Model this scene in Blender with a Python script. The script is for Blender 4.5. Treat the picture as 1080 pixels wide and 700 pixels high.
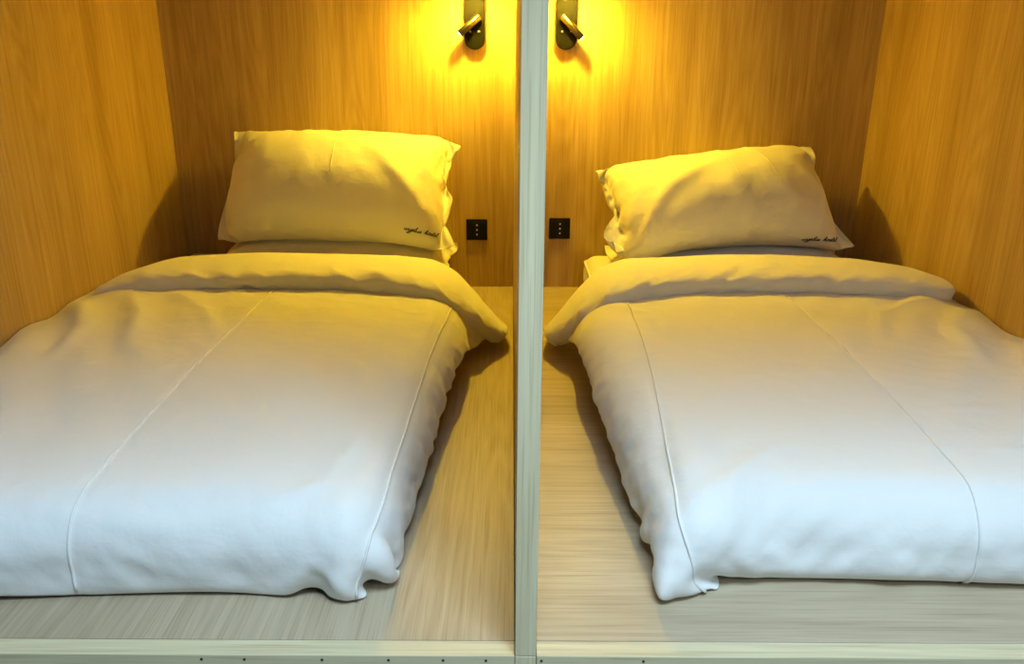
import bpy, bmesh, math, random
import numpy as np
from mathutils import Vector, Matrix, noise
for o in list(bpy.data.objects): bpy.data.objects.remove(o)
scn = bpy.context.scene
COL = scn.collection

# ------------------------------------------------------------------ measurements (metres; z = 0 is the bed platform)
DB, DF = 3.2723, 1.0525            # back wall, front edge of the platform
XL, XR = -1.3488, 1.4163           # side walls of the two berths
PL, PR = 0.0117, 0.0441            # two faces of the partition
RD = 0.036                         # thickness of the front board
ZF, ZC, ZRC = -0.42, 1.42, 2.25    # room floor, berth ceiling, room ceiling

# ------------------------------------------------------------------ camera
f, tilt, yaw, roll, H = 844.8, .3272, .0023, .0069, .9079
s_, c_ = math.sin(yaw), math.cos(yaw)
R = Vector((c_, -s_, 0)); Fh = Vector((s_, c_, 0)); Zv = Vector((0, 0, 1))
Fw = math.cos(tilt)*Fh - math.sin(tilt)*Zv
Uv = math.sin(tilt)*Fh + math.cos(tilt)*Zv
cr, sr = math.cos(roll), math.sin(roll)
R2 = cr*R + sr*Uv; U2 = -sr*R + cr*Uv
cam = bpy.data.cameras.new('camera'); cam.sensor_width = 36; cam.lens = 36*f/1080; cam.clip_start = .02
camo = bpy.data.objects.new('camera', cam); COL.objects.link(camo)
M = Matrix((R2, U2, -Fw)).transposed().to_4x4(); M.translation = Vector((0, 0, H))
camo.matrix_world = M
scn.camera = camo

# ------------------------------------------------------------------ world, room light, exposure
w = bpy.data.worlds.new('world'); scn.world = w; w.use_nodes = True
w.node_tree.nodes['Background'].inputs[0].default_value = (.75, .88, 1, 1)
w.node_tree.nodes['Background'].inputs[1].default_value = .05
ROOM_W, ROOM2_W, LAMP_W, GLOW = 78.0, 24.0, 37.0, 116.0
ld = bpy.data.lights.new('room_ceiling_light', 'AREA'); ld.shape = 'RECTANGLE'; ld.size = 1.1; ld.size_y = .65
ld.energy = ROOM_W; ld.color = (.60, .83, 1.0)
lo = bpy.data.objects.new('room_ceiling_light', ld); COL.objects.link(lo); lo.location = (.30, .10, ZRC-.045)
ld2 = bpy.data.lights.new('room_side_light', 'AREA'); ld2.shape = 'RECTANGLE'; ld2.size = .5; ld2.size_y = .5
ld2.energy = ROOM2_W; ld2.color = (.74, .88, 1.0)
lo2 = bpy.data.objects.new('room_side_light', ld2); COL.objects.link(lo2); lo2.location = (1.5, -1.0, ZRC-.045)
vs = scn.view_settings
vs.view_transform = 'Standard'; vs.look = 'None'; vs.gamma = 1; vs.exposure = 0.0; vs.use_curve_mapping = False

# ------------------------------------------------------------------ helpers
def tag(o, label=None, cat=None, group=None, kind=None):
    if label: o['label'] = label
    if cat: o['category'] = cat
    if group: o['group'] = group
    if kind: o['kind'] = kind
    return o
def empty(name, loc):
    o = bpy.data.objects.new(name, None); COL.objects.link(o); o.location = loc; o.empty_display_size = .05
    return o
def link(name, me, mat, parent=None, smooth=False):
    o = bpy.data.objects.new(name, me); COL.objects.link(o)
    if mat and not me.materials: me.materials.append(mat)
    if smooth: me.polygons.foreach_set('use_smooth', [True]*len(me.polygons))
    if parent:
        o.parent = parent; o.matrix_parent_inverse = Matrix.Translation(-Vector(parent.location))
    return o
def from_bm(name, bm, mat, parent=None, smooth=False):
    me = bpy.data.meshes.new(name); bm.normal_update(); bm.to_mesh(me); bm.free()
    return link(name, me, mat, parent, smooth)
def box_bm(x0, x1, y0, y1, z0, z1, bev=0.0, seg=1):
    bm = bmesh.new()
    vs_ = [bm.verts.new((x, y, z)) for x in (x0, x1) for y in (y0, y1) for z in (z0, z1)]
    for q in ((0,1,3,2),(4,6,7,5),(0,4,5,1),(2,3,7,6),(0,2,6,4),(1,5,7,3)): bm.faces.new([vs_[i] for i in q])
    bmesh.ops.recalc_face_normals(bm, faces=bm.faces)
    if bev: bmesh.ops.bevel(bm, geom=bm.edges[:], offset=bev, segments=seg, profile=.5, affect='EDGES')
    return bm
def box(name, d, mat, parent=None, bev=0.0, seg=1):
    return from_bm(name, box_bm(*d, bev=bev, seg=seg), mat, parent)
def grid_mesh(name, P, mat, parent=None, closed_i=False, closed_j=False, flip=False, uv=False):
    ni, nj = P.shape[:2]
    idx = np.arange(ni*nj).reshape(ni, nj)
    a = idx if closed_i else idx[:-1]
    I0 = np.concatenate([idx, idx[:1]], 0) if closed_i else idx
    I0 = np.concatenate([I0, I0[:, :1]], 1) if closed_j else I0
    A, B, C_, D = I0[:-1, :-1], I0[1:, :-1], I0[1:, 1:], I0[:-1, 1:]
    q = np.stack([A, B, C_, D] if not flip else [A, D, C_, B], -1).reshape(-1, 4)
    me = bpy.data.meshes.new(name); me.from_pydata(P.reshape(-1, 3).tolist(), [], q.tolist()); me.update()
    return link(name, me, mat, parent, True)
def tube(name, pts, rad, mat, parent=None, seg=8, cap=True):
    """a round tube along a list of points; rad a number or one per point"""
    bm = bmesh.new(); n = len(pts); pts = [Vector(p) for p in pts]
    rings = []; up = None
    for i, p in enumerate(pts):
        t = (pts[min(i+1, n-1)] - pts[max(i-1, 0)]).normalized()
        if up is None:
            up = Vector((0, 0, 1)) if abs(t.z) < .9 else Vector((1, 0, 0))
        b = t.cross(up).normalized(); up = b.cross(t).normalized()
        r = rad[i] if hasattr(rad, '__len__') else rad
        rings.append([bm.verts.new(p + r*(math.cos(2*math.pi*k/seg)*b + math.sin(2*math.pi*k/seg)*up)) for k in range(seg)])
    for i in range(n-1):
        for k in range(seg): bm.faces.new((rings[i][k], rings[i][(k+1) % seg], rings[i+1][(k+1) % seg], rings[i+1][k]))
    if cap: bm.faces.new(rings[0][::-1]); bm.faces.new(rings[-1])
    bmesh.ops.recalc_face_normals(bm, faces=bm.faces)
    me = bpy.data.meshes.new(name); bm.to_mesh(me); bm.free()
    o = link(name, me, mat, parent)
    for p in me.polygons: p.use_smooth = len(p.vertices) == 4
    return o

# ------------------------------------------------------------------ materials
def newmat(name):
    m = bpy.data.materials.new(name); m.use_nodes = True
    nt = m.node_tree
    return m, nt, nt.nodes, nt.links, nt.nodes['Principled BSDF']
def wood(name, grain, cols, seed=0.0, bands=1.0, rough=.45, scale=1.0):
    """laminated oak: long fine streaks along the grain axis ('x','y','z') and broad cathedral figure"""
    m, nt, N, L, b = newmat(name)
    tc = N.new('ShaderNodeTexCoord')
    def mapped(sc_long, sc_cross, off):
        mp = N.new('ShaderNodeMapping'); L.new(tc.outputs['Object'], mp.inputs[0])
        s = [sc_cross*scale]*3; s['xyz'.index(grain)] = sc_long*scale
        mp.inputs['Scale'].default_value = s; mp.inputs['Location'].default_value = (seed+off, seed*1.7+off, seed*.6-off)
        return mp.outputs[0]
    def ns(vec, sc, det, rough_=.55, dist=0.0):
        n = N.new('ShaderNodeTexNoise'); L.new(vec, n.inputs['Vector'])
        n.inputs['Scale'].default_value = sc; n.inputs['Detail'].default_value = det
        n.inputs['Roughness'].default_value = rough_; n.inputs['Distortion'].default_value = dist
        return n.outputs[0]
    def math_(op, a, b_):
        n = N.new('ShaderNodeMath'); n.operation = op
        for i, v in enumerate((a, b_)):
            if isinstance(v, (int, float)): n.inputs[i].default_value = v
            else: L.new(v, n.inputs[i])
        return n.outputs[0]
    broad = ns(mapped(.35, 5.0, 0), 1.0, 3, .5, .6)          # wide plank-like tone bands
    cath = N.new('ShaderNodeMath'); cath.operation = 'PINGPONG'
    fig = ns(mapped(.42, 4.8, 4.3), 1.0, 2.0, .45, .35)
    L.new(math_('MULTIPLY', fig, 24.0), cath.inputs[0]); cath.inputs[1].default_value = .5
    fine = ns(mapped(1.6, 95.0, 2.1), 1.0, 5, .65)
    pore = ns(mapped(5.0, 330.0, 7.7), 1.0, 2, .5)
    v = math_('ADD', math_('MULTIPLY', broad, .52*bands), math_('MULTIPLY', cath.outputs[0], .15*bands))
    v = math_('ADD', v, math_('MULTIPLY', fine, .40))
    v = math_('SUBTRACT', v, .235*bands)
    cr_ = N.new('ShaderNodeValToRGB'); L.new(v, cr_.inputs[0])
    e = cr_.color_ramp.elements
    e[0].position = .12; e[0].color = (*cols[0], 1); e[1].position = .62; e[1].color = (*cols[2], 1)
    k = e.new(.36); k.color = (*cols[1], 1)
    mix = N.new('ShaderNodeMix'); mix.data_type = 'RGBA'; mix.blend_type = 'MULTIPLY'
    pr = N.new('ShaderNodeValToRGB'); L.new(pore, pr.inputs[0])
    pr.color_ramp.elements[0].position = .33; pr.color_ramp.elements[0].color = (.80, .76, .70, 1)
    pr.color_ramp.elements[1].position = .46; pr.color_ramp.elements[1].color = (1, 1, 1, 1)
    mix.inputs[0].default_value = .8
    L.new(cr_.outputs[0], mix.inputs[6]); L.new(pr.outputs[0], mix.inputs[7])
    L.new(mix.outputs[2], b.inputs['Base Color'])
    b.inputs['Roughness'].default_value = rough; b.inputs['Specular IOR Level'].default_value = .35
    bp = N.new('ShaderNodeBump'); bp.inputs['Strength'].default_value = .12; bp.inputs['Distance'].default_value = .001
    L.new(fine, bp.inputs['Height']); L.new(bp.outputs[0], b.inputs['Normal'])
    return m
OAK = ((.36, .235, .095), (.53, .38, .175), (.65, .49, .25))
GREY = ((.54, .47, .30), (.72, .645, .43), (.84, .77, .54))
MAT = {}
MAT['wall_l'] = wood('oak_wall_left', 'z', OAK, 1.3)
MAT['wall_b'] = wood('oak_wall_back', 'z', OAK, 5.1)
MAT['wall_r'] = wood('oak_wall_right', 'z', OAK, 9.4)
MAT['part'] = wood('oak_partition', 'z', OAK, 13.0)
MAT['deck_l'] = wood('oak_deck_lengthways', 'y', ((.36, .285, .19), (.50, .415, .295), (.62, .535, .40)), 21.0)
MAT['deck_r'] = wood('oak_deck_crossways', 'x', ((.36, .285, .19), (.50, .415, .295), (.62, .535, .40)), 33.0)
MAT['edge'] = wood('pale_edge_band', 'z', GREY, 41.0, bands=.7)
MAT['rail'] = wood('pale_front_board', 'x', GREY, 47.0, bands=.8)

def fabric(name, col, fine=900., amount=.08):
    m, nt, N, L, b = newmat(name)
    tc = N.new('ShaderNodeTexCoord')
    n1 = N.new('ShaderNodeTexNoise'); n1.inputs['Scale'].default_value = fine; n1.inputs['Detail'].default_value = 2
    n2 = N.new('ShaderNodeTexNoise'); n2.inputs['Scale'].default_value = 24.; n2.inputs['Detail'].default_value = 5; n2.inputs['Distortion'].default_value = .15
    L.new(tc.outputs['Object'], n1.inputs['Vector']); L.new(tc.outputs['Object'], n2.inputs['Vector'])
    b1 = N.new('ShaderNodeBump'); b1.inputs['Strength'].default_value = amount; b1.inputs['Distance'].default_value = .001
    b2 = N.new('ShaderNodeBump'); b2.inputs['Strength'].default_value = .4; b2.inputs['Distance'].default_value = .006
    L.new(n1.outputs[0], b1.inputs['Height']); L.new(n2.outputs[0], b2.inputs['Height'])
    L.new(b2.outputs[0], b1.inputs['Normal']); L.new(b1.outputs[0], b.inputs['Normal'])
    b.inputs['Base Color'].default_value = (*col, 1); b.inputs['Roughness'].default_value = .8
    b.inputs['Specular IOR Level'].default_value = .25
    b.inputs['Sheen Weight'].default_value = .15; b.inputs['Sheen Roughness'].default_value = .5
    return m
MAT['cotton'] = fabric('white_cotton', (.78, .78, .77))
MAT['case'] = fabric('white_pillowcase', (.78, .77, .75))
MAT['sheet'] = fabric('white_sheet', (.76, .76, .75))
def plain(name, col, rough=.5, metal=0.0, spec=.5, emit=None, es=0.0):
    m, nt, N, L, b = newmat(name)
    n = N.new('ShaderNodeTexNoise'); n.inputs['Scale'].default_value = 60.
    mr = N.new('ShaderNodeMapRange'); mr.inputs[3].default_value = max(0, rough-.05); mr.inputs[4].default_value = min(1, rough+.05)
    L.new(n.outputs[0], mr.inputs[0]); L.new(mr.outputs[0], b.inputs['Roughness'])
    b.inputs['Base Color'].default_value = (*col, 1); b.inputs['Metallic'].default_value = metal
    b.inputs['Specular IOR Level'].default_value = spec
    if emit: b.inputs['Emission Color'].default_value = (*emit, 1); b.inputs['Emission Strength'].default_value = es
    return m
MAT['black'] = plain('black_metal', (.0028, .0026, .0024), .55, 0, .05)
MAT['satin'] = plain('bronze_anodised_tube', (.11, .095, .075), .3, 1.0, .5)
MAT['blackplastic'] = plain('black_plastic', (.006, .006, .007), .5, 0, .15)
MAT['mark'] = plain('pale_print', (.6, .6, .6), .5)
MAT['white'] = plain('grey_paint', (.26, .27, .27), .6)
MAT['pale'] = plain('pale_laminate', (.66, .62, .54), .6)
MAT['roomfloor'] = wood('grey_room_floor', 'y', ((.20, .19, .17), (.27, .26, .235), (.33, .32, .29)), 61.0)
MAT['ink'] = plain('dark_embroidery_thread', (.03, .025, .03), .7)
MAT['hole'] = plain('dark_screw', (.02, .02, .02), .5)
WARM = (1.0, .67, .035)
MAT['shade'] = plain('lit_lamp_shade', (.9, .85, .75), .5, emit=WARM, es=GLOW)
MAT['lens'] = plain('lit_spot_lens', (.9, .9, .9), .3, emit=(1, .82, .45), es=9.0)

# ------------------------------------------------------------------ the setting
def struct(name, d, mat, label=None, bev=0.0):
    o = box(name, d, mat, bev=bev); tag(o, label, None, None, 'structure'); return o
T = .05
struct('wall_back', (XL-T, XR+T, DB, DB+T, ZF, ZC), MAT['wall_b'], 'oak veneer back wall behind both beds')
struct('wall_left', (XL-T, XL, DF, DB, ZF, ZC), MAT['wall_l'], 'oak veneer wall beside the left bed')
struct('wall_right', (XR, XR+T, DF, DB, ZF, ZC), MAT['wall_r'], 'oak veneer wall beside the right bed')
struct('wall_partition', (PL, PR, DF+.004, DB, 0.0, ZC), MAT['part'], 'oak veneer partition between the two berths')
struct('trim_1', (PL-.0006, PR+.0006, DF, DF+.004, .0012, ZC), MAT['edge'], 'pale wood edge band on the partition front', bev=.0006)
struct('trim_2', (PL-.0006, PR+.0006, DF, DF+RD, ZF, -.0004), MAT['edge'], 'short pale post below the partition between the front boards', bev=.0006)
OV = .32
struct('ceiling', (XL-T, XR+T, DF-OV, DB+T, ZC, ZC+.12), MAT['pale'], 'pale underside of the upper berths')
struct('floor', (-2.3, 2.4, -2.6, DB+T, ZF-.05, ZF), MAT['roomfloor'], 'floor of the room in front of the berths')
struct('ceiling_room', (-2.3, 2.4, -2.6, DB+T, ZRC, ZRC+.05), MAT['white'], 'grey ceiling of the room')
struct('wall_room_left', (-2.35, -2.3, -2.6, DF, ZF, ZRC), MAT['white'], 'grey left wall of the room')
struct('wall_room_right', (2.4, 2.45, -2.6, DF, ZF, ZRC), MAT['white'], 'grey right wall of the room')
struct('wall_room_rear', (-2.35, 2.45, -2.65, -2.6, ZF, ZRC), MAT['white'], 'grey wall behind the viewer')
struct('wall_front_left', (-2.35, XL-T, DF, DF+.05, ZF, ZRC), MAT['edge'], 'pale wood wall left of the berths')
struct('wall_front_right', (XR+T, 2.45, DF, DF+.05, ZF, ZRC), MAT['edge'], 'pale wood wall right of the berths')
struct('wall_upper', (XL-T, XR+T, DB, DB+T, ZC+.12, ZRC), MAT['wall_b'], 'oak back wall of the upper berths')

# bed platforms: a deck board and the upright front board, screws along its upper edge
def platform(x0, x1, deck, label, screws):
    p = empty('bed_platform', ((x0+x1)/2, DF, ZF))
    tag(p, label, 'platform', 'bed platforms')
    box('deck_board', (x0, x1, DF+RD+.0012, DB-.001, -.018, 0), deck, p, bev=.0006)
    box('front_board', (x0, x1, DF, DF+RD, ZF, 0), MAT['rail'], p, bev=.0012, seg=2)
    box('rear_batten', (x0+.01, x1-.01, DB-.05, DB-.002, ZF, -.018), MAT['rail'], p)
    for sx in screws:
        bm = bmesh.new()
        bmesh.ops.create_cone(bm, cap_ends=True, segments=12, radius1=.0022, radius2=.0022, depth=.001, matrix=Matrix.Translation((sx, DF-.0003, -.0085)) @ Matrix.Rotation(math.pi/2, 4, 'X'))
        from_bm('screw', bm, MAT['hole'], p)
    return p
platform(XL+.001, PL-.0015, MAT['deck_l'], 'oak platform with lengthways grain under the left bed', (-.494, -.425, -.30, -.193, -.105, -.036))
platform(PR+.0015, XR-.001, MAT['deck_r'], 'oak platform with crossways grain under the right bed', (.0535, .218))

# ------------------------------------------------------------------ cloth relaxer (positions only, on regular grids)
def fbm(X, Y, seed, n=5, base=1.0, gain=.5):
    """smooth value noise on arrays, made of rotated sines"""
    rs = np.random.RandomState(seed); out = np.zeros_like(X); amp = 1.0; tot = 0
    for o in range(n):
        acc = 0
        for k in range(4):
            a = rs.uniform(0, math.pi); ph = rs.uniform(0, 6.28); fr = base*(2**o)*rs.uniform(.7, 1.3)
            wx = .35*np.sin(fr*.6*(X*math.sin(a) - Y*math.cos(a)) + ph*2)
            acc = acc + np.sin(fr*(X*math.cos(a) + Y*math.sin(a)) + ph + wx)
        out += amp*acc/4; tot += amp; amp *= gain
    return out/tot
def pair(P, A, B, rest, k):
    d = P[B] - P[A]; l = np.sqrt((d*d).sum(-1, keepdims=True)) + 1e-9
    c = (.5*k)*(l - rest)/l*d
    P[A] += c; P[B] -= c
def slices(ni, nj, a, b):
    """index pairs (i,j)-(i+a,j+b), in groups that do not share vertices"""
    out = []
    full = slice(None)
    for par in range(2):
        if a:
            st = lambda o: slice(o, None)
            I = np.arange(0, ni-a); I = I[(I//a) % 2 == par]
            J = np.arange(max(0, -b), nj-max(0, b))
        else:
            I = np.arange(ni)
            J = np.arange(0, nj-b); J = J[(J//b) % 2 == par]
        if len(I) and len(J):
            out.append((np.ix_(I, J), np.ix_(I+a, J+b)))
    return out
def relax(P, du, dv, steps, iters, grav, collide, bend=.25, shear=.5, stretch=1.0, damp=.9, extra=None, maxv=.004, flat=None):
    """P: (ni,nj,3) or (layers,ni,nj,3)."""
    lay = P.ndim == 4
    ni, nj = P.shape[-3], P.shape[-2]
    if flat is None:
        flat = np.stack(np.meshgrid(np.arange(ni)*du, np.arange(nj)*dv, indexing='ij'), -1)
    def grp(a, b, k):
        return [(s, np.linalg.norm(flat[s[1]]-flat[s[0]], axis=-1)[..., None], k) for s in slices(ni, nj, a, b)]
    G = grp(1, 0, stretch) + grp(0, 1, stretch) + grp(1, 1, shear) + grp(1, -1, shear)
    Bn = grp(2, 0, bend) + grp(0, 2, bend)
    if bend > .3: Bn += grp(4, 0, bend*.5) + grp(0, 4, bend*.5)
    V = np.zeros_like(P)
    for st in range(steps):
        Q = P.copy()
        V *= damp
        n = np.sqrt((V*V).sum(-1, keepdims=True)); V *= np.minimum(1, maxv/(n+1e-9))
        P = P + V; P[..., 2] -= grav
        if extra: extra(P, st)
        for it in range(iters):
            for (A, B), r, k in G + Bn:
                if lay:
                    for l in range(P.shape[0]): pair(P[l], A, B, r, k)
                else: pair(P, A, B, r, k)
            collide(P, st)
        V = P - Q
    return P
def smooth_grid(P, n=1, k=.5):
    for _ in range(n):
        Q = P.copy()
        Q[1:-1, 1:-1] = (1-k)*P[1:-1, 1:-1] + k*.25*(P[:-2, 1:-1]+P[2:, 1:-1]+P[1:-1, :-2]+P[1:-1, 2:])
        P = Q
    return P

def crease_field(A, B, lines):
    """ridges (h>0) or grooves (h<0) along polylines in parameter space: (points, width, height); sharp on one side"""
    out = np.zeros_like(A)
    for pts, w_, h_ in lines:
        best = np.full_like(A, 1e9); tt = np.zeros_like(A); n = len(pts)-1
        for k in range(n):
            (x0, y0), (x1, y1) = pts[k], pts[k+1]
            L2 = (x1-x0)**2 + (y1-y0)**2
            t = np.clip(((A-x0)*(x1-x0)+(B-y0)*(y1-y0))/L2, 0, 1)
            d = np.hypot(A-x0-t*(x1-x0), B-y0-t*(y1-y0)); m = d < best
            best = np.where(m, d, best); tt = np.where(m, (k+t)/n, tt)
        out += h_*np.exp(-(best/w_)**2)*np.sin(math.pi*np.clip(tt*.9+.05, 0, 1))**.7
    return out
# ------------------------------------------------------------------ mattresses
MZ = .15
def mattress(x0, x1, label):
    m = empty('mattress', ((x0+x1)/2, (1.30+DB)/2, 0)); tag(m, label, 'mattress', 'mattresses')
    bm = box_bm(x0, x1, 1.30, DB-.012, .002, MZ, bev=.055, seg=6)
    o = from_bm('fitted_sheet', bm, MAT['sheet'], m, True)
    # piped edge that runs round the top
    pts = []
    r = .05
    for cx, cy, a0 in ((x1-r, DB-.012-r, 0), (x0+r, DB-.012-r, 90), (x0+r, 1.30+r, 180), (x1-r, 1.30+r, 270)):
        for k in range(7):
            a = math.radians(a0 + 15*k); pts.append((cx+(r-.004)*math.cos(a), cy+(r-.004)*math.sin(a), MZ-.028))
    pts.append(pts[0])
    tube('piping', pts, .004, MAT['sheet'], m, seg=6, cap=False)
    return m
mattress(XL+.012, -.262, 'white sheeted mattress under the left duvet')
mattress(.300, XR-.012, 'white sheeted mattress under the right duvet')

# ------------------------------------------------------------------ duvets
def duvet(name, side, label, edge_tab, foot_tab, seams, seed, wall_x, cut, lean_tab, ncut=0, creases=(), flare=.07):
    """side=+1: the wall is on the left and the free side on the right; -1 mirrored. Work in mirrored x so that free side is +x."""
    sg = side
    ey, ex = zip(*edge_tab); ex = np.array(ex)*sg + .011
    fx, fy = zip(*sorted((a*sg, b) for a, b in foot_tab))
    fx, fy = np.array(fx), np.array(fy) - .021
    W0 = wall_x*sg
    step = .0125
    YH = 2.62
    rs = np.random.RandomState(seed)
    r = .088
    hem = .135                                   # cloth that hangs over an edge
    nu = int((1.10+hem)/step); nv = int((YH-1.22+hem)/step)
    def Htop(x, y): return .172 + .038*np.clip((y-1.25)/.5, 0, 1)**.7 + .010*np.clip((y-1.9)/.6, 0, 1) + .007*fbm(x*5, y*5, seed, 3) - .03*np.exp(-((x-W0)/.07)**2)
    # initial state: flat sheet wrapped over rounded edges
    U = np.arange(nu)[:, None]*step*np.ones((1, nv)); Vv = np.arange(nv)[None, :]*step*np.ones((nu, 1))
    Y0 = YH - Vv; hd = np.clip((Y0-2.1)/.4, 0, 1); widen = 1 + flare*hd*hd*(3-2*hd); X0 = W0 + .006 + U*widen
    def prof(d):
        """distance past the start of the rounding -> outward, downward"""
        q = r*math.pi/2; a = np.clip(d, 0, q)/r
        out = r*np.sin(a); dn = r*(1-np.cos(a)); e = np.maximum(d-q, 0)
        return out, dn + e*.98
    edge = np.interp(Y0, ey, ex); foot = np.interp(X0, fx, fy)
    dx = np.maximum(X0 - (edge - r), 0); dy = np.maximum((foot + r) - Y0, 0)
    dd = np.hypot(dx, dy) + 1e-9
    fac = 1 - cut*(1 - np.maximum(dx, dy)/dd)          # rounded corner of the sheet
    o, dn = prof(dd*fac)
    flat = np.stack([np.where(dx > 0, X0-dx+dx*fac, X0), np.where(dy > 0, Y0+dy-dy*fac, Y0)], -1)*1.009
    ly, lx = zip(*lean_tab)
    P = np.zeros((nu, nv, 3))
    P[..., 0] = np.where(dx > 0, edge - r + o*dx/dd, X0)
    P[..., 1] = np.where(dy > 0, foot + r - o*dy/dd, Y0)
    P[..., 2] = np.maximum(Htop(P[..., 0], P[..., 1]) - dn, .006) + .004
    P += rs.normal(0, .0012, P.shape)
    P[..., 2] += .004*fbm(X0*22 + Y0*9, Y0*16, seed+3, 3)
    XW = W0 + .004
    def limit(P):
        tuck = .026*np.clip(1 - P[..., 2]/.035, 0, 1)               # the hem turns in where it meets the platform
        P[..., 0] = np.minimum(P[..., 0], np.interp(P[..., 1], ey, ex) + .012 - tuck)
        P[..., 1] = np.maximum(P[..., 1], np.interp(P[..., 0], fx, fy) - .012 + tuck)
    def collide(P, st):
        x, y, z = P[..., 0], P[..., 1], P[..., 2]
        h = Htop(x, y); e = np.interp(y, ey, ex) - np.interp(y, ly, lx)*np.clip(z/h, 0, 1); ft = np.interp(x, fx, fy)
        # rounded box: signed distances along the three open sides
        qx = x - (e - .004 - r); qy = (ft + .004 + r) - y; qz = np.abs(z - h/2) - (h/2 - r)
        mx = np.maximum(qx, 0); my = np.maximum(qy, 0); mz = np.maximum(qz, 0)
        L = np.sqrt(mx*mx + my*my + mz*mz) + 1e-9
        pen = np.where(L > 1e-8, r - L, r)
        inside = (pen > 0) & (L > 1e-8)
        k = np.where(inside, pen/L, 0)
        P[..., 0] += k*mx; P[..., 1] -= k*my; P[..., 2] += k*mz*np.sign(z - h/2)
        deep = (L <= 1e-8)
        P[..., 2] = np.where(deep, h, P[..., 2])
        P[..., 0] = np.maximum(P[..., 0], XW); P[..., 2] = np.maximum(P[..., 2], .004)
        P[0, :, 0] = XW + .002
        P[:, 0, 1] = YH
        nt = nv - ncut; nw = nu - ncut
        for k in (1, 2):
            tx_ = np.interp(P[-k, :nt, 1], ey, ex) - .014; P[-k, :nt, 0] = np.minimum(P[-k, :nt, 0], tx_ + .006*k); 
            ty_ = np.interp(P[:nw, -k, 0], fx, fy) + .014; P[:nw, -k, 1] = np.maximum(P[:nw, -k, 1], ty_ - .006*k)
        limit(P)
    P = relax(P, step, step, 70, 3, .0006, collide, bend=.42, shear=.45, damp=.86, flat=flat)
    P = smooth_grid(P, 1, .35)
    # soft pulled folds that run obliquely from the turned-back end towards the wall side
    N0 = np.zeros_like(P); N0[..., 2] = 1
    t1 = np.gradient(P, axis=0); t2 = np.gradient(P, axis=1); N0 = np.cross(t2, t1); N0 /= np.linalg.norm(N0, axis=-1, keepdims=True)+1e-9
    if N0[nu//3, nv//3, 2] < 0: N0 = -N0
    wl = np.clip(1 - (P[..., 0]-W0)/.62, 0, 1)*np.clip((P[..., 1]-1.35)/.4, 0, 1)*np.clip((2.55-P[..., 1])/.25, 0, 1)
    ph = 44*(.50*P[..., 1] + .86*(P[..., 0]-W0)) + 2.6*fbm(P[..., 0]*4, P[..., 1]*4, seed+7, 2)
    P += N0*(.0115*wl*np.sin(ph)*(.6+.4*fbm(P[..., 0]*9, P[..., 1]*7, seed+8, 2)))[..., None]
    # gathered wrinkles down the hanging sides
    sd = np.clip(dx/.12, 0, 1); fd = np.clip(dy/.12, 0, 1)
    low = np.clip((P[..., 2]-.01)/.05, 0, 1)
    a1 = fbm(P[..., 1]*34 + P[..., 2]*20, P[..., 2]*14, seed+11, 3)*sd + fbm(P[..., 0]*30 - P[..., 2]*20, P[..., 2]*14, seed+12, 3)*fd*.7
    a2 = np.abs(fbm(P[..., 1]*60 + P[..., 2]*70, P[..., 2]*40 - P[..., 1]*16, seed+13, 3))*sd + np.abs(fbm(P[..., 0]*55 + P[..., 2]*50, P[..., 2]*30, seed+14, 3))*fd*.7
    P += N0*((.015*a1 - .020*a2 + .008)*low)[..., None]
    top = np.clip(1-sd-fd, 0, 1)
    ed = np.exp(-((X0-edge+r)/.16)**2) + .6*np.exp(-((Y0-foot-r)/.12)**2)
    P += N0*((.0030*fbm(X0*30, Y0*22, seed+15, 3) + .0022*fbm(X0*70+Y0*30, Y0*48, seed+16, 3)*ed + .0012*fbm(X0*90, Y0*120, seed+17, 2))*top)[..., None]
    P += N0*crease_field(X0-W0, Y0, creases)[..., None]
    def seam_u(sh, sf):
        jj = np.arange(nv); yy = YH - jj*step
        return np.clip((np.interp(yy, [1.25, 2.45], [sf, sh])*sg - W0 - .006)/step/widen[0], 2, nu-3)
    for sh, sf in seams:
        uq = seam_u(sh, sf); dist = np.abs(np.arange(nu)[:, None] - uq[None, :])
        P -= N0*(.0022*np.clip(1-dist, 0, 1) - .0006*np.clip(1-np.abs(dist-1.3), 0, 1))[..., None]
    limit(P)
    P[..., 2] = np.maximum(P[..., 2], .004); P[..., 0] = np.maximum(P[..., 0], XW)
    P[..., 0] *= sg
    d = empty(name, (float(P[..., 0].mean()), float(P[..., 1].mean()), 0)); tag(d, label, 'duvet', 'duvets')
    c = grid_mesh('cover', P, MAT['cotton'], d, flip=(sg > 0))
    so = c.modifiers.new('thick', 'SOLIDIFY'); so.thickness = .004; so.offset = -1
    sb = c.modifiers.new('sub', 'SUBSURF'); sb.levels = 1; sb.render_levels = 1
    # sewn seams running from head to foot
    Nw = N0.copy(); Nw[..., 0] *= sg
    for sh, sf in seams:
        uq = seam_u(sh, sf); i0 = uq.astype(int); fr_ = (uq-i0)[:, None]; J = np.arange(nv)
        line = P[i0, J]*(1-fr_) + P[i0+1, J]*fr_ + (Nw[i0, J]*.0012)
        pts = [tuple(line[j]) for j in range(2, nv-1)]
        tube('seam', pts, .0026, MAT['cotton'], d, seg=6)
    # bottom hem bead
    return d, P
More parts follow.
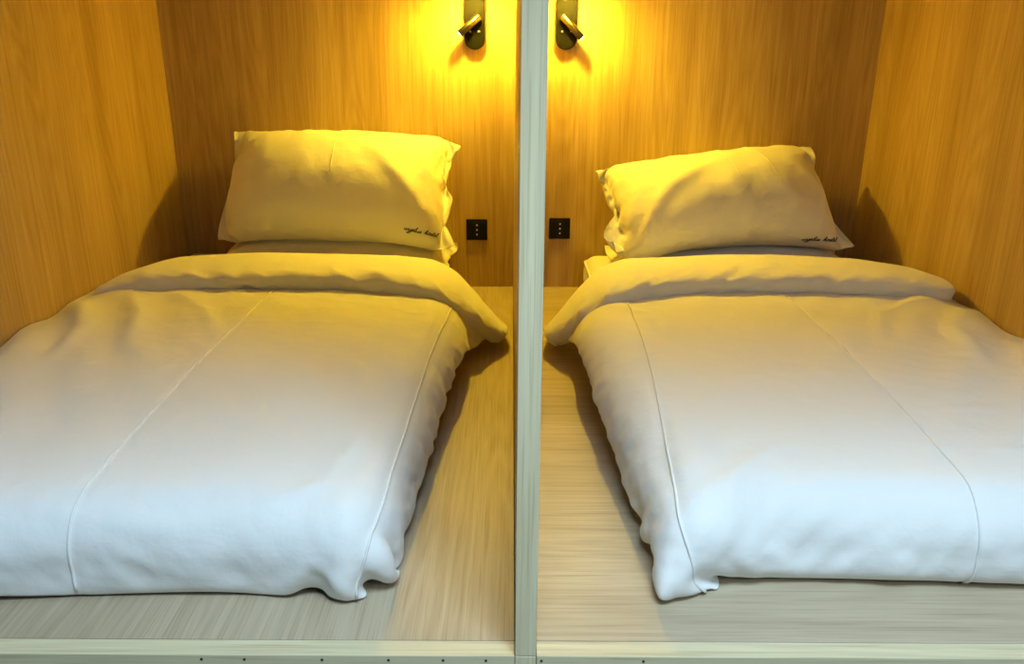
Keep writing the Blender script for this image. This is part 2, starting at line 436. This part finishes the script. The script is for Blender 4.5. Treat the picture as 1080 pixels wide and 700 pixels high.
def turned_fold(parent, side, wall_x, path, seed):
    """the head end of the duvet, doubled back into a thick soft band that drapes over the free side.
    path rows: x, y_front, y_back, z_top, thickness"""
    path = np.array(path); n = 120; m = 44
    t = np.linspace(0, 1, n); L = np.concatenate([[0], np.cumsum(np.linalg.norm(np.diff(path[:, [0, 1, 3]], axis=0), axis=1))]); L /= L[-1]
    # smooth interpolation
    def ip(k):
        v = np.interp(np.linspace(0, 1, 400), L, path[:, k])
        ker = np.hanning(31); ker /= ker.sum()
        v2 = np.convolve(np.pad(v, 15, mode='edge'), ker, 'valid'); v2[0] = v[0]; v2[-1] = v[-1]
        return np.interp(t, np.linspace(0, 1, 400), v2)
    X, YF, YB, Z, TH = [ip(k) for k in range(5)]
    tx = np.gradient(X); tz = np.gradient(Z); ln = np.hypot(tx, tz); nx, nz = -tz/ln, tx/ln
    if nz[n//4] < 0: nx, nz = -nx, -nz
    P = np.zeros((n, m, 3))
    rs = np.random.RandomState(seed)
    ang = np.linspace(0, 2*math.pi, m, endpoint=False)
    for j, a in enumerate(ang):
        c, s = math.cos(a), math.sin(a)
        cx = np.sign(c)*abs(c)**.5; sx = np.sign(s)*abs(s)**.55
        yy = (YF+YB)/2 - cx*(YB-YF)/2
        # the top leans back: thicker in front, falling behind
        back = (yy-YF)/(YB-YF)
        hh = TH*(.5*sx) - TH*.5 + np.where(s > 0, -.030*np.clip(back-.35, 0, 1)**1.5*2.2, 0)
        hh += -.02*np.clip(back-.6, 0, 1)*(s <= 0)
        P[:, j, 0] = X + nx*hh; P[:, j, 1] = yy; P[:, j, 2] = Z + nz*hh
    # creases
    lon = np.linspace(0, L.size and float(np.hypot(np.diff(X), np.diff(Z)).sum()), n)[:, None]*np.ones((1, m))
    A = ang[None, :]*np.ones((n, 1))
    N0 = np.cross(np.gradient(P, axis=0), np.roll(P, -1, 1)-np.roll(P, 1, 1)); N0 /= np.linalg.norm(N0, axis=-1, keepdims=True)+1e-9
    cen = P.mean(1, keepdims=True)
    if ((P-cen)*N0).sum() < 0: N0 = -N0
    wr = .006*fbm(lon*14, A*1.3, seed, 3) + .011*fbm(lon*55 + A*2.5, A*2.2, seed+1, 3)*np.clip(np.cos(A)+.15, 0, 1)
    wr += .016*np.maximum(0, fbm(lon*38 + 3*A, A*3.2, seed+2, 2)-.15)*np.clip(np.cos(A)+.1, 0, 1)
    end = np.minimum(1, np.minimum(t, 1-t)/.02)[:, None]
    P += N0*(wr*end)[..., None]
    P[..., 2] = np.maximum(P[..., 2], .004)
    # close the ends softly
    c0 = P[0].mean(0); c1 = P[-1].mean(0)
    e0 = P[0] + (c0-P[0])*.7; e1 = P[-1] + (c1-P[-1])*.7
    P = np.concatenate([(P[0]+(c0-P[0])*.98)[None], e0[None], P, e1[None], (P[-1]+(c1-P[-1])*.98)[None]], 0)
    o = grid_mesh('turned_back_end', P, MAT['cotton'], parent, closed_j=True)
    bm = bmesh.new(); bm.from_mesh(o.data); bmesh.ops.recalc_face_normals(bm, faces=bm.faces); bm.to_mesh(o.data); bm.free()
    sb = o.modifiers.new('sub', 'SUBSURF'); sb.levels = 1; sb.render_levels = 1
    return o

dl, PLd = duvet('duvet', 1, 'white duvet on the left bed, foot corner rounded, turned back towards the pillows',
    [(1.1, -.205), (1.35, -.203), (1.49, -.193), (1.87, -.163), (2.09, -.13), (2.34, -.115), (2.5, -.05), (2.62, -.025)],
    [(-1.36, 1.19), (-.9, 1.193), (-.74, 1.205), (-.49, 1.213), (-.35, 1.200), (-.28, 1.190), (-.235, 1.205), (-.19, 1.25), (0, 1.27)], ((-.755, -.775), (-.215, -.275)), 3, XL, 1.05, [(1.2, .02), (1.8, .022), (2.2, .035), (2.4, .08), (2.6, .14)], ncut=4,
    creases=[([(.0, 2.14), (.35, 2.12), (1.1, 2.10)], .006, .0018), ([(.18, 2.36), (.30, 2.15), (.38, 1.9)], .022, .012), ([(.08, 2.28), (.20, 2.05), (.24, 1.8)], .022, .013), ([(.30, 2.38), (.46, 2.2), (.56, 2.0)], .02, .009),
             ([(.60, 2.36), (.85, 2.28), (1.0, 2.22)], .014, .003), ([(.98, 1.30), (1.04, 1.45), (1.05, 1.7)], .02, -.006), ([(.86, 1.24), (.98, 1.33), (1.02, 1.5)], .018, .006), ([(.5, 1.27), (.75, 1.24), (.95, 1.30)], .018, .004)])
turned_fold(dl, 1, XL, [(-1.325, 2.38, 2.66, .20, .07), (-1.27, 2.39, 2.72, .245, .075), (-1.15, 2.40, 2.80, .275, .078), (-.9, 2.40, 2.82, .286, .08), (-.6, 2.40, 2.82, .288, .08),
    (-.38, 2.37, 2.80, .284, .08), (-.26, 2.33, 2.78, .274, .078), (-.17, 2.33, 2.76, .232, .07), (-.09, 2.37, 2.72, .150, .068), (-.035, 2.44, 2.70, .085, .065), (-.004, 2.48, 2.68, .055, .05)], 11)
dr, PRd = duvet('duvet', -1, 'white duvet on the right bed, foot corner pointed, turned back towards the pillows',
    [(1.1, .27), (1.32, .265), (1.49, .246), (1.85, .21), (2.16, .172), (2.4, .15), (2.55, .12), (2.62, .115)],
    [(.0, 1.18), (.275, 1.19), (.348, 1.218), (.466, 1.262), (.64, 1.259), (.8, 1.241), (.94, 1.236), (1.42, 1.23)], ((.395, .345), (.875, .85)), 8, XR, .95, [(1.2, .02), (1.8, .022), (2.15, .035), (2.35, .11), (2.6, .17)], ncut=4, flare=.03,
    creases=[([(.06, 2.30), (.2, 2.1), (.26, 1.8)], .024, .012), ([(.14, 2.36), (.34, 2.22), (.44, 1.98)], .02, .010), ([(.06, 2.0), (.14, 1.85), (.2, 1.6)], .022, .010), ([(.3, 1.62), (.55, 1.60)], .008, .003), ([(.25, 1.42), (.5, 1.45)], .008, .003),
             ([(1.0, 1.26), (.96, 1.36), (.86, 1.45)], .016, .007), ([(1.06, 1.28), (1.08, 1.45), (1.04, 1.6)], .016, -.006), ([(.93, 1.24), (.90, 1.34), (.82, 1.38)], .014, -.005), ([(1.1, 2.3), (1.0, 2.2), (.95, 2.0)], .02, .005)])
turned_fold(dr, -1, XR, [(1.376, 2.36, 2.66, .262, .065), (1.33, 2.36, 2.72, .276, .075), (1.2, 2.38, 2.80, .284, .08), (.95, 2.40, 2.84, .288, .08), (.7, 2.40, 2.83, .288, .08),
    (.5, 2.37, 2.80, .286, .08), (.38, 2.32, 2.76, .286, .085), (.29, 2.29, 2.72, .262, .085), (.21, 2.30, 2.68, .195, .08), (.15, 2.36, 2.66, .112, .07), (.108, 2.42, 2.63, .062, .055)], 17)

# ------------------------------------------------------------------ pillows
def pillow(name, corners, W, Hh, flange, label, pres, seed, floor_fn, back_y, pin=.25, xlim=None, steps=90, seams=(), nu=72, rim_pts=None, rpin=.22, creases=()):
    """corners: lower-left, lower-right, upper-right, upper-left (world). Two cloth layers sewn round the edge and blown up, flat flanges at both ends."""
    fl = flange if hasattr(flange, '__len__') else (flange, flange)
    c = [np.array(p, float) for p in corners]
    nv = int(round(nu*Hh/W)); du = W/(nu-1); dv = Hh/(nv-1)
    u = np.linspace(0, 1, nu)[:, None, None]; v = np.linspace(0, 1, nv)[None, :, None]
    base = (1-u)*(1-v)*c[0] + u*(1-v)*c[1] + u*v*c[2] + (1-u)*v*c[3]
    nrm = np.cross(c[1]-c[0], c[3]-c[0]); nrm /= np.linalg.norm(nrm)      # towards the viewer / up
    if nrm[1] > 0 and abs(nrm[1]) > abs(nrm[2]): nrm = -nrm
    uu = u[..., 0]*W; ins = np.clip(np.minimum(uu-fl[0], W-uu-fl[1])/.12, 0, 1)*np.sin(math.pi*np.clip(v[..., 0], 0, 1))
    th = .03*ins
    rs = np.random.RandomState(seed)
    P = np.stack([base + nrm*th[..., None], base - nrm*th[..., None]], 0) + rs.normal(0, .0008, (2, nu, nv, 3))
    nfl, nfr = int(round(fl[0]/du)), int(round(fl[1]/du))
    tgt = [(0, 0, c[0]), (nu-1, 0, c[1]), (nu-1, nv-1, c[2]), (0, nv-1, c[3])]
    rt = []
    if rim_pts:
        for sl, key in (((slice(None), 0), 'bottom'), ((slice(None), -1), 'top'), ((0, slice(None)), 'left'), ((-1, slice(None)), 'right')):
            tab = np.array(rim_pts[key]); n_ = nu if key in ('bottom', 'top') else nv
            q = np.linspace(0, 1, n_); rt.append((sl, np.stack([np.interp(q, tab[:, 0], tab[:, k]) for k in (1, 2, 3)], -1)))
    def weld(P):
        for sl in ((slice(None), 0), (slice(None), -1), (0, slice(None)), (-1, slice(None))):
            a = P[(0,)+sl]; b = P[(1,)+sl]; mid = .5*(a+b); P[(0,)+sl] = mid; P[(1,)+sl] = mid
        for sl in (slice(0, nfl), slice(nu-nfr, nu)):                        # sewn flange: both layers together
            a = P[0, sl]; b = P[1, sl]; mid = .5*(a+b); P[0, sl] = mid + (a-mid)*.2; P[1, sl] = mid + (b-mid)*.2
    def collide(P, st):
        weld(P)
        P[..., 1] = np.minimum(P[..., 1], back_y)
        P[..., 2] = np.maximum(P[..., 2], floor_fn(P[..., 0], P[..., 1]))
        if xlim: P[..., 0] = np.clip(P[..., 0], xlim[0], xlim[1])
        for i, j, q in tgt:
            P[:, i, j] += pin*(q - P[:, i, j])
        for sl, q in rt:
            for l in (0, 1): P[(l,)+sl] += rpin*(q - P[(l,)+sl])
    def extra(P, st):
        k = pres*min(1, st/20)
        for l, s in ((0, 1), (1, -1)):
            n = np.cross(np.gradient(P[l], axis=0), np.gradient(P[l], axis=1))
            n /= np.linalg.norm(n, axis=-1, keepdims=True) + 1e-9
            if (n*nrm).sum() < 0: n = -n
            m = np.ones((nu, nv, 1)); m[:nfl+1] = 0; m[nu-nfr-1:] = 0
            P[l] += s*k*n*m
    P = relax(P, du, dv, steps, 5, .0005, collide, bend=.22, shear=.4, damp=.8, extra=extra)
    # gathers along the flanges and pulled creases
    A = u[..., 0]*W*np.ones((1, nv)); B = v[..., 0]*Hh*np.ones((nu, 1))
    for l, s in ((0, 1), (1, -1)):
        n = np.cross(np.gradient(P[l], axis=0), np.gradient(P[l], axis=1)); n /= np.linalg.norm(n, axis=-1, keepdims=True) + 1e-9
        if (n*nrm).sum() < 0: n = -n
        de = np.minimum(A-fl[0], W-A-fl[1]); dvv = np.minimum(B, Hh-B)
        g1 = np.exp(-(de/.07)**2)*(de > -.01); g2 = np.exp(-(dvv/.05)**2)
        hgt = .006*g1*fbm(B*130 + 2*fbm(A*40, B*30, seed+5, 2), A*22, seed+1, 2) + .0025*g2*fbm(A*140, B*14, seed+2, 3)*np.clip(dvv/.02, 0, 1)
        hgt += .0075*fbm(A*34 + B*16, B*38 - A*12, seed+3, 3)*np.clip(dvv/.05, 0, 1)*np.clip(de/.05, 0, 1)
        hgt += .008*np.exp(-((de+.03)/.03)**2)*fbm(B*50, A*16, seed+4, 2)*(1 if l == 0 else -1)
        if l == 0: hgt = hgt + 1.4*crease_field(A/W, B/Hh*(Hh/W), [([(a, b*(Hh/W)) for a, b in pts], w_, h_) for pts, w_, h_ in creases])
        inner = np.ones((nu, nv)); inner[0] = inner[-1] = 0; inner[:, 0] = inner[:, -1] = 0
        P[l] += s*n*(hgt*inner)[..., None]
    P[..., 1] = np.minimum(P[..., 1], back_y); P[..., 2] = np.maximum(P[..., 2], floor_fn(P[..., 0], P[..., 1]))
    F = P[0].copy()
    p = empty(name, tuple(float(a) for a in P.reshape(-1, 3).mean(0)[:2]) + (float(P[..., 2].min()),)); tag(p, label, 'pillow', 'pillows on the beds')
    # one closed mesh: front and back share their rim
    nf_ = nu*nv
    verts = P[0].reshape(-1, 3).tolist(); idb = -np.ones((nu, nv), int)
    rim = np.zeros((nu, nv), bool); rim[0] = rim[-1] = True; rim[:, 0] = rim[:, -1] = True
    idf = np.arange(nf_).reshape(nu, nv)
    for i in range(nu):
        for j in range(nv):
            if rim[i, j]: idb[i, j] = idf[i, j]
            else: idb[i, j] = len(verts); verts.append(P[1, i, j].tolist())
    faces = []
    for i in range(nu-1):
        for j in range(nv-1):
            faces.append((idf[i, j], idf[i+1, j], idf[i+1, j+1], idf[i, j+1]))
            faces.append((idb[i, j], idb[i, j+1], idb[i+1, j+1], idb[i+1, j]))
    me = bpy.data.meshes.new('pillowcase'); me.from_pydata(verts, [], [tuple(int(k) for k in q) for q in faces]); me.update()
    bm = bmesh.new(); bm.from_mesh(me); bmesh.ops.recalc_face_normals(bm, faces=bm.faces); bm.to_mesh(me); bm.free()
    o = link('pillowcase', me, MAT['case'], p, True)
    sb = o.modifiers.new('sub', 'SUBSURF'); sb.levels = 1; sb.render_levels = 1
    nn = np.cross(np.gradient(F, axis=0), np.gradient(F, axis=1)); nn /= np.linalg.norm(nn, axis=-1, keepdims=True)+1e-9
    if (nn*nrm).sum() < 0: nn = -nn
    def surf(a, b, off=.001):
        x = a*(nu-1); y = b*(nv-1); i = min(max(int(x), 0), nu-2); j = min(max(int(y), 0), nv-2); fx, fy = x-i, y-j
        q = lambda A: (1-fx)*(1-fy)*A[i, j] + fx*(1-fy)*A[i+1, j] + fx*fy*A[i+1, j+1] + (1-fx)*fy*A[i, j+1]
        return tuple(q(F) + q(nn)*off)
    for (a0, b0, a1, b1) in seams:
        tube('seam', [surf(a0+(a1-a0)*k/40, b0+(b1-b0)*k/40, .0005) for k in range(41)], .0013, MAT['case'], p, seg=5)
    # stitched hem lines of the flanges
    for a in (fl[0]/W, 1-fl[1]/W):
        tube('hem_stitch', [surf(a, .03+.94*k/50, .0004) for k in range(51)], .0010, MAT['case'], p, seg=5)
    return p, surf, P

def height_map(P, base):
    """top surface of a finished pillow as a lookup z(x, y)"""
    xs, ys = P[..., 0].ravel(), P[..., 1].ravel(); zs = P[..., 2].ravel()
    x0, y0, st = xs.min()-.03, ys.min()-.03, .02
    nx, ny = int((xs.max()-x0+.05)/st)+1, int((ys.max()-y0+.05)/st)+1
    G = np.full((nx, ny), base)
    np.maximum.at(G, (((xs-x0)/st).astype(int), ((ys-y0)/st).astype(int)), zs)
    for _ in range(2):
        Gp = np.pad(G, 1, mode='edge'); G = np.maximum(G, .2*(Gp[:-2, 1:-1]+Gp[2:, 1:-1]+Gp[1:-1, :-2]+Gp[1:-1, 2:]+G))
    def fn(x, y):
        i = ((x-x0)/st).astype(int); j = ((y-y0)/st).astype(int)
        ok = (i >= 0) & (j >= 0) & (i < nx) & (j < ny)
        return np.where(ok, G[np.clip(i, 0, nx-1), np.clip(j, 0, ny-1)], base) + .003
    return fn
flatf = lambda x, y: np.full_like(x, MZ+.003)
BY = DB-.006

# handwriting: strokes on a unit em, baseline 0, x-height 1
LET = {
 'w': (1.5, [[(0, .9), (.15, .2), (.35, 0), (.6, .3), (.7, .9), (.72, .3), (.95, 0), (1.2, .4), (1.25, .95), (1.5, .7)]]),
 'y': (1.0, [[(0, .9), (.1, .2), (.35, 0), (.65, .3), (.75, .95), (.6, -.4), (.35, -1.1), (.1, -.9), (.5, -.2), (1.0, .3)]]),
 'p': (1.0, [[(0, .3), (.25, 1), (.05, -1.1)], [(.2, .6), (.55, 1.0), (.75, .6), (.5, .05), (.2, .2)], [(.6, .1), (1.0, .3)]]),
 'l': (.7, [[(0, .1), (.35, 1.0), (.5, 1.9), (.3, 2.0), (.15, 1.2), (.2, .2), (.4, 0), (.7, .3)]]),
 'u': (1.1, [[(0, .9), (.05, .2), (.3, 0), (.6, .3), (.7, .95), (.7, .2), (.85, 0), (1.1, .3)]]),
 's': (.8, [[(0, .1), (.4, 1.0), (.6, .4), (.4, 0), (.1, .1)], [(.4, 0), (.8, .3)]]),
 'h': (1.1, [[(0, .1), (.35, 1.0), (.5, 1.9), (.3, 2.0), (.15, 1.0), (.1, 0), (.3, .7), (.6, .95), (.7, .5), (.75, .05), (1.1, .3)]]),
 'o': (.95, [[(.6, .9), (.2, .9), (.05, .4), (.3, 0), (.65, .3), (.6, .9), (.95, .8)]]),
 't': (.7, [[(.0, .2), (.4, 1.8), (.2, .3), (.4, 0), (.7, .3)], [(.05, 1.2), (.7, 1.3)]]),
 'e': (.8, [[(0, .3), (.45, .6), (.4, 1), (.1, .7), (.1, .2), (.4, 0), (.8, .3)]]),
}
def lettering(parent, surf, word_uv, em, aspect, text='wyplus hostel', slope=0.0):
    """embroidered script on the pillowcase; word_uv: left end of the baseline"""
    a0, b0 = word_uv; x = 0.0
    bmw = None
    k = 0
    for ch in text:
        if ch == ' ': x += 1.1; continue
        wd, strokes = LET[ch]
        pts_all = []
        for st in strokes:
            dense = []
            for (p, q) in zip(st[:-1], st[1:]):
                for i in range(4): dense.append((p[0]+(q[0]-p[0])*i/4, p[1]+(q[1]-p[1])*i/4))
            dense.append(st[-1])
            pts_all.append([surf(a0 + (x+px+.35*py)*em, b0 + py*em*aspect + slope*(x+px)*em, .0014) for px, py in dense])
        bm = bmesh.new()
        for pts in pts_all:
            t = tube('tmp', pts, .0011, MAT['ink'], None, seg=5); me = t.data
            bm.from_mesh(me); bpy.data.objects.remove(t); bpy.data.meshes.remove(me)
        from_bm('stitched_letter', bm, MAT['ink'], parent)
        x += wd
    return x*em

# left bed: one pillow lying flat, one leaning on the wall above it
pb, sfb, Pb = pillow('pillow', [(-1.12, 2.885, .20), (-.215, 2.875, .19), (-.22, 3.24, .20), (-1.12, 3.24, .20)], .93, .50, .05,
    'white pillow lying flat under the leaning one on the left bed', .0012, 21, flatf, BY, steps=70, nu=60)
rimL = dict(
    bottom=[(0, -1.072, 2.875, .272), (.07, -1.01, 2.88, .272), (.4, -.735, 2.865, .262), (.8, -.381, 2.86, .258), (1, -.194, 2.862, .252)],
    right=[(0, -.194, 2.862, .252), (.24, -.262, 2.985, .353), (.40, -.205, 3.00, .425), (.52, -.262, 3.10, .45), (.70, -.258, 3.13, .52), (.86, -.22, 3.16, .56), (1, -.190, 3.18, .585)],
    top=[(0, -1.091, 3.23, .641), (.1, -1.01, 3.235, .642), (.35, -.78, 3.215, .626), (.5, -.66, 3.225, .634), (.86, -.30, 3.22, .63), (1, -.190, 3.18, .585)],
    left=[(0, -1.072, 2.875, .272), (.12, -1.09, 2.94, .32), (.4, -1.075, 3.04, .425), (.7, -1.062, 3.13, .53), (1, -1.091, 3.23, .641)])
pt, sft, Pt = pillow('pillow', [rimL['bottom'][0][1:], rimL['bottom'][-1][1:], rimL['top'][-1][1:], rimL['top'][0][1:]], .97, .515, (.05, .07),
    'upright white pillow leaning on the back wall of the left bed', .003, 5, height_map(Pb, MZ), BY, steps=110, seams=((.505, .42, .505, .985),), rim_pts=rimL,
    creases=[([(.97, .06), (.84, .26), (.70, .46), (.60, .66)], .022, .011), ([(.93, .10), (.82, .30), (.74, .42)], .016, -.007), ([(.10, .10), (.20, .22), (.42, .24)], .03, .006),
             ([(.86, .85), (.80, .62), (.83, .40)], .015, .006), ([(.90, .80), (.86, .55)], .012, -.006), ([(.28, .95), (.32, .70)], .015, .004), ([(.38, .95), (.36, .75)], .015, .004), ([(.05, .08), (.12, .35), (.13, .6)], .02, .006)])
lettering(pt, sft, (.765, .125), .0104, 1.35, slope=-.15)
pb2, sfb2, Pb2 = pillow('pillow', [(.40, 2.86, .20), (1.31, 2.86, .20), (1.36, 3.24, .20), (.37, 3.24, .20)], .95, .46, .05,
    'white pillow almost hidden under the leaning one on the right bed', .0009, 33, flatf, BY, steps=70, nu=60)
rimR = dict(
    bottom=[(0, .385, 2.885, .236), (.3, .635, 2.90, .25), (.6, .918, 2.91, .262), (.9, 1.19, 2.91, .262), (1, 1.28, 2.905, .26)],
    right=[(0, 1.28, 2.905, .26), (.3, 1.19, 3.01, .372), (.6, 1.15, 3.10, .475), (.75, 1.165, 3.11, .50), (.92, 1.192, 3.16, .565), (1, 1.17, 3.205, .60)],
    top=[(0, .318, 3.12, .505), (.1, .40, 3.15, .515), (.35, .592, 3.16, .533), (.65, .892, 3.19, .567), (.9, 1.085, 3.215, .592), (1, 1.17, 3.205, .60)],
    left=[(0, .385, 2.885, .236), (.10, .375, 2.92, .27), (.24, .325, 2.94, .312), (.42, .40, 3.02, .37), (.65, .39, 3.05, .42), (.85, .35, 3.09, .475), (1, .318, 3.12, .505)])
pt2, sft2, Pt2 = pillow('pillow', [rimR['bottom'][0][1:], rimR['bottom'][-1][1:], rimR['top'][-1][1:], rimR['top'][0][1:]], .95, .51, (.08, .05),
    'tilted white pillow leaning on the back wall of the right bed', .003, 9, height_map(Pb2, MZ), BY, steps=110, seams=((.54, .5, .52, .985), (.66, .45, .63, .985)), rim_pts=rimR,
    creases=[([(.08, .05), (.20, .30), (.32, .52), (.44, .62)], .022, .010), ([(.10, .20), (.18, .40), (.22, .62)], .015, .006), ([(.14, .18), (.24, .42)], .012, -.006),
             ([(.52, .10), (.56, .30), (.50, .52)], .02, .006), ([(.66, .12), (.72, .34), (.62, .56)], .02, .006), ([(.80, .16), (.84, .40), (.74, .62)], .018, .006), ([(.90, .20), (.86, .55), (.88, .85)], .015, .005)])
lettering(pt2, sft2, (.748, .085), .0116, 1.4)

# ------------------------------------------------------------------ wall lamps
def lamp(xc, z0, tip, label, side):
    l = empty('wall_lamp', (xc, DB, z0)); tag(l, label, 'lamp', 'bedside wall lamps')
    wd, hgt, dep = .078, .30, .027
    # stadium back plate
    bm = bmesh.new(); r = wd/2; prof = []
    for k in range(25): a = math.pi + math.pi*k/24; prof.append((r*math.cos(a), r + r*math.sin(a)))
    for k in range(25): a = math.pi*k/24; prof.append((r*math.cos(a), hgt-r + r*math.sin(a)))
    fr = [bm.verts.new((xc+x, DB-dep, z0+z)) for x, z in prof]; bk = [bm.verts.new((xc+x, DB-.0005, z0+z)) for x, z in prof]
    bm.faces.new(fr); bm.faces.new(bk[::-1])
    for k in range(len(fr)): bm.faces.new((fr[k], bk[k], bk[(k+1) % len(bk)], fr[(k+1) % len(fr)]))
    bmesh.ops.recalc_face_normals(bm, faces=bm.faces)
    ed = [e for e in bm.edges if all(abs(v.co.y-(DB-dep)) < 1e-6 for v in e.verts)]
    bmesh.ops.bevel(bm, geom=ed, offset=.0025, segments=2, affect='EDGES')
    from_bm('back_plate', bm, MAT['black'], l)
    # glowing shade on a short arm above the frame of view
    sz = z0 + .225; sy = DB-.138
    tube('shade_arm', [(xc, DB-.004, sz+.055), (xc, sy, sz+.055)], .005, MAT['black'], l)
    tube('shade_holder', [(xc, sy, sz+.045), (xc, sy, sz+.065)], [.010, .010], MAT['black'], l, seg=24)
    # an open cylinder with wall thickness, lit by a bulb inside
    bm = bmesh.new(); ring = []
    for rr, zz in ((.040, sz-.025), (.040, sz+.085), (.0385, sz+.085), (.0385, sz-.025)):
        ring.append([bm.verts.new((xc+rr*math.cos(2*math.pi*k/40), sy+rr*math.sin(2*math.pi*k/40), zz)) for k in range(40)])
    for q in range(4):
        for k in range(40): bm.faces.new((ring[q][k], ring[q][(k+1) % 40], ring[(q+1) % 4][(k+1) % 40], ring[(q+1) % 4][k]))
    bmesh.ops.recalc_face_normals(bm, faces=bm.faces)
    from_bm('lamp_shade', bm, MAT['shade'], l)
    bl = bpy.data.lights.new('bulb_light', 'POINT'); bl.energy = LAMP_W; bl.color = WARM; bl.shadow_soft_size = .017
    bo = bpy.data.objects.new('bulb_light', bl); COL.objects.link(bo); bo.parent = l; bo.location = (0, sy-DB, sz-.006-z0)
    # swivel reading spot
    piv = Vector((xc + side*.006, DB-dep-.0150, z0+.108)); tp = Vector(tip)
    d = (tp-piv).normalized(); tail = piv - d*.018
    tube('spot_joint', [(piv.x, DB-dep, piv.z), tuple(piv)], .006, MAT['black'], l, seg=12)
    sp = tube('reading_spot', [tuple(tail), tuple(tail+d*.002), tuple(tp-d*.002), tuple(tp)], [.012, .0138, .0138, .0125], MAT['satin'], l, seg=24)
    tube('lens', [tuple(tp), tuple(tp+d*.0012)], [.0115, .0105], MAT['lens'], sp, seg=20)
    for k in (-1, 1):
        b = tube('switch_button', [(xc+k*.0165, DB-dep-.0002, z0+.064), (xc+k*.0165, DB-dep-.004, z0+.064)], [.006, .0052], MAT['blackplastic'], l, seg=16)
        tube('button_mark', [(xc+k*.0165, DB-dep-.004, z0+.0655), (xc+k*.0165, DB-dep-.0046, z0+.0655)], .0022, MAT['mark'], b, seg=10)
    return l
lamp(-.1425, .944, (-.199, DB-.049, 1.000), 'black wall lamp over the left bed, its spot pointing left', 1)
lamp(.2065, .946, (.264, DB-.047, .988), 'black wall lamp over the right bed, its spot pointing right', -1)

# ------------------------------------------------------------------ black wall outlets
def outlet(xc, zc, label):
    o = empty('wall_outlet', (xc, DB, zc)); tag(o, label, 'outlet', 'black wall outlets')
    s = .043
    pl = from_bm('plate', box_bm(xc-s, xc+s, DB-.009, DB-.0005, zc-s, zc+s, bev=.002, seg=2), MAT['blackplastic'], o)
    from_bm('insert', box_bm(xc-.033, xc+.033, DB-.0105, DB-.009, zc-.033, zc+.033, bev=.0006), MAT['blackplastic'], o)
    for k in (1, 0, -1):
        tube('symbol', [(xc+.001, DB-.0104, zc+.0195*k), (xc+.001, DB-.0112, zc+.0195*k)], .0034, MAT['mark'], o, seg=10)
outlet(-.1408, .2442, 'black square wall outlet beside the left pillow')
outlet(.2009, .2514, 'black square wall outlet beside the right pillow')
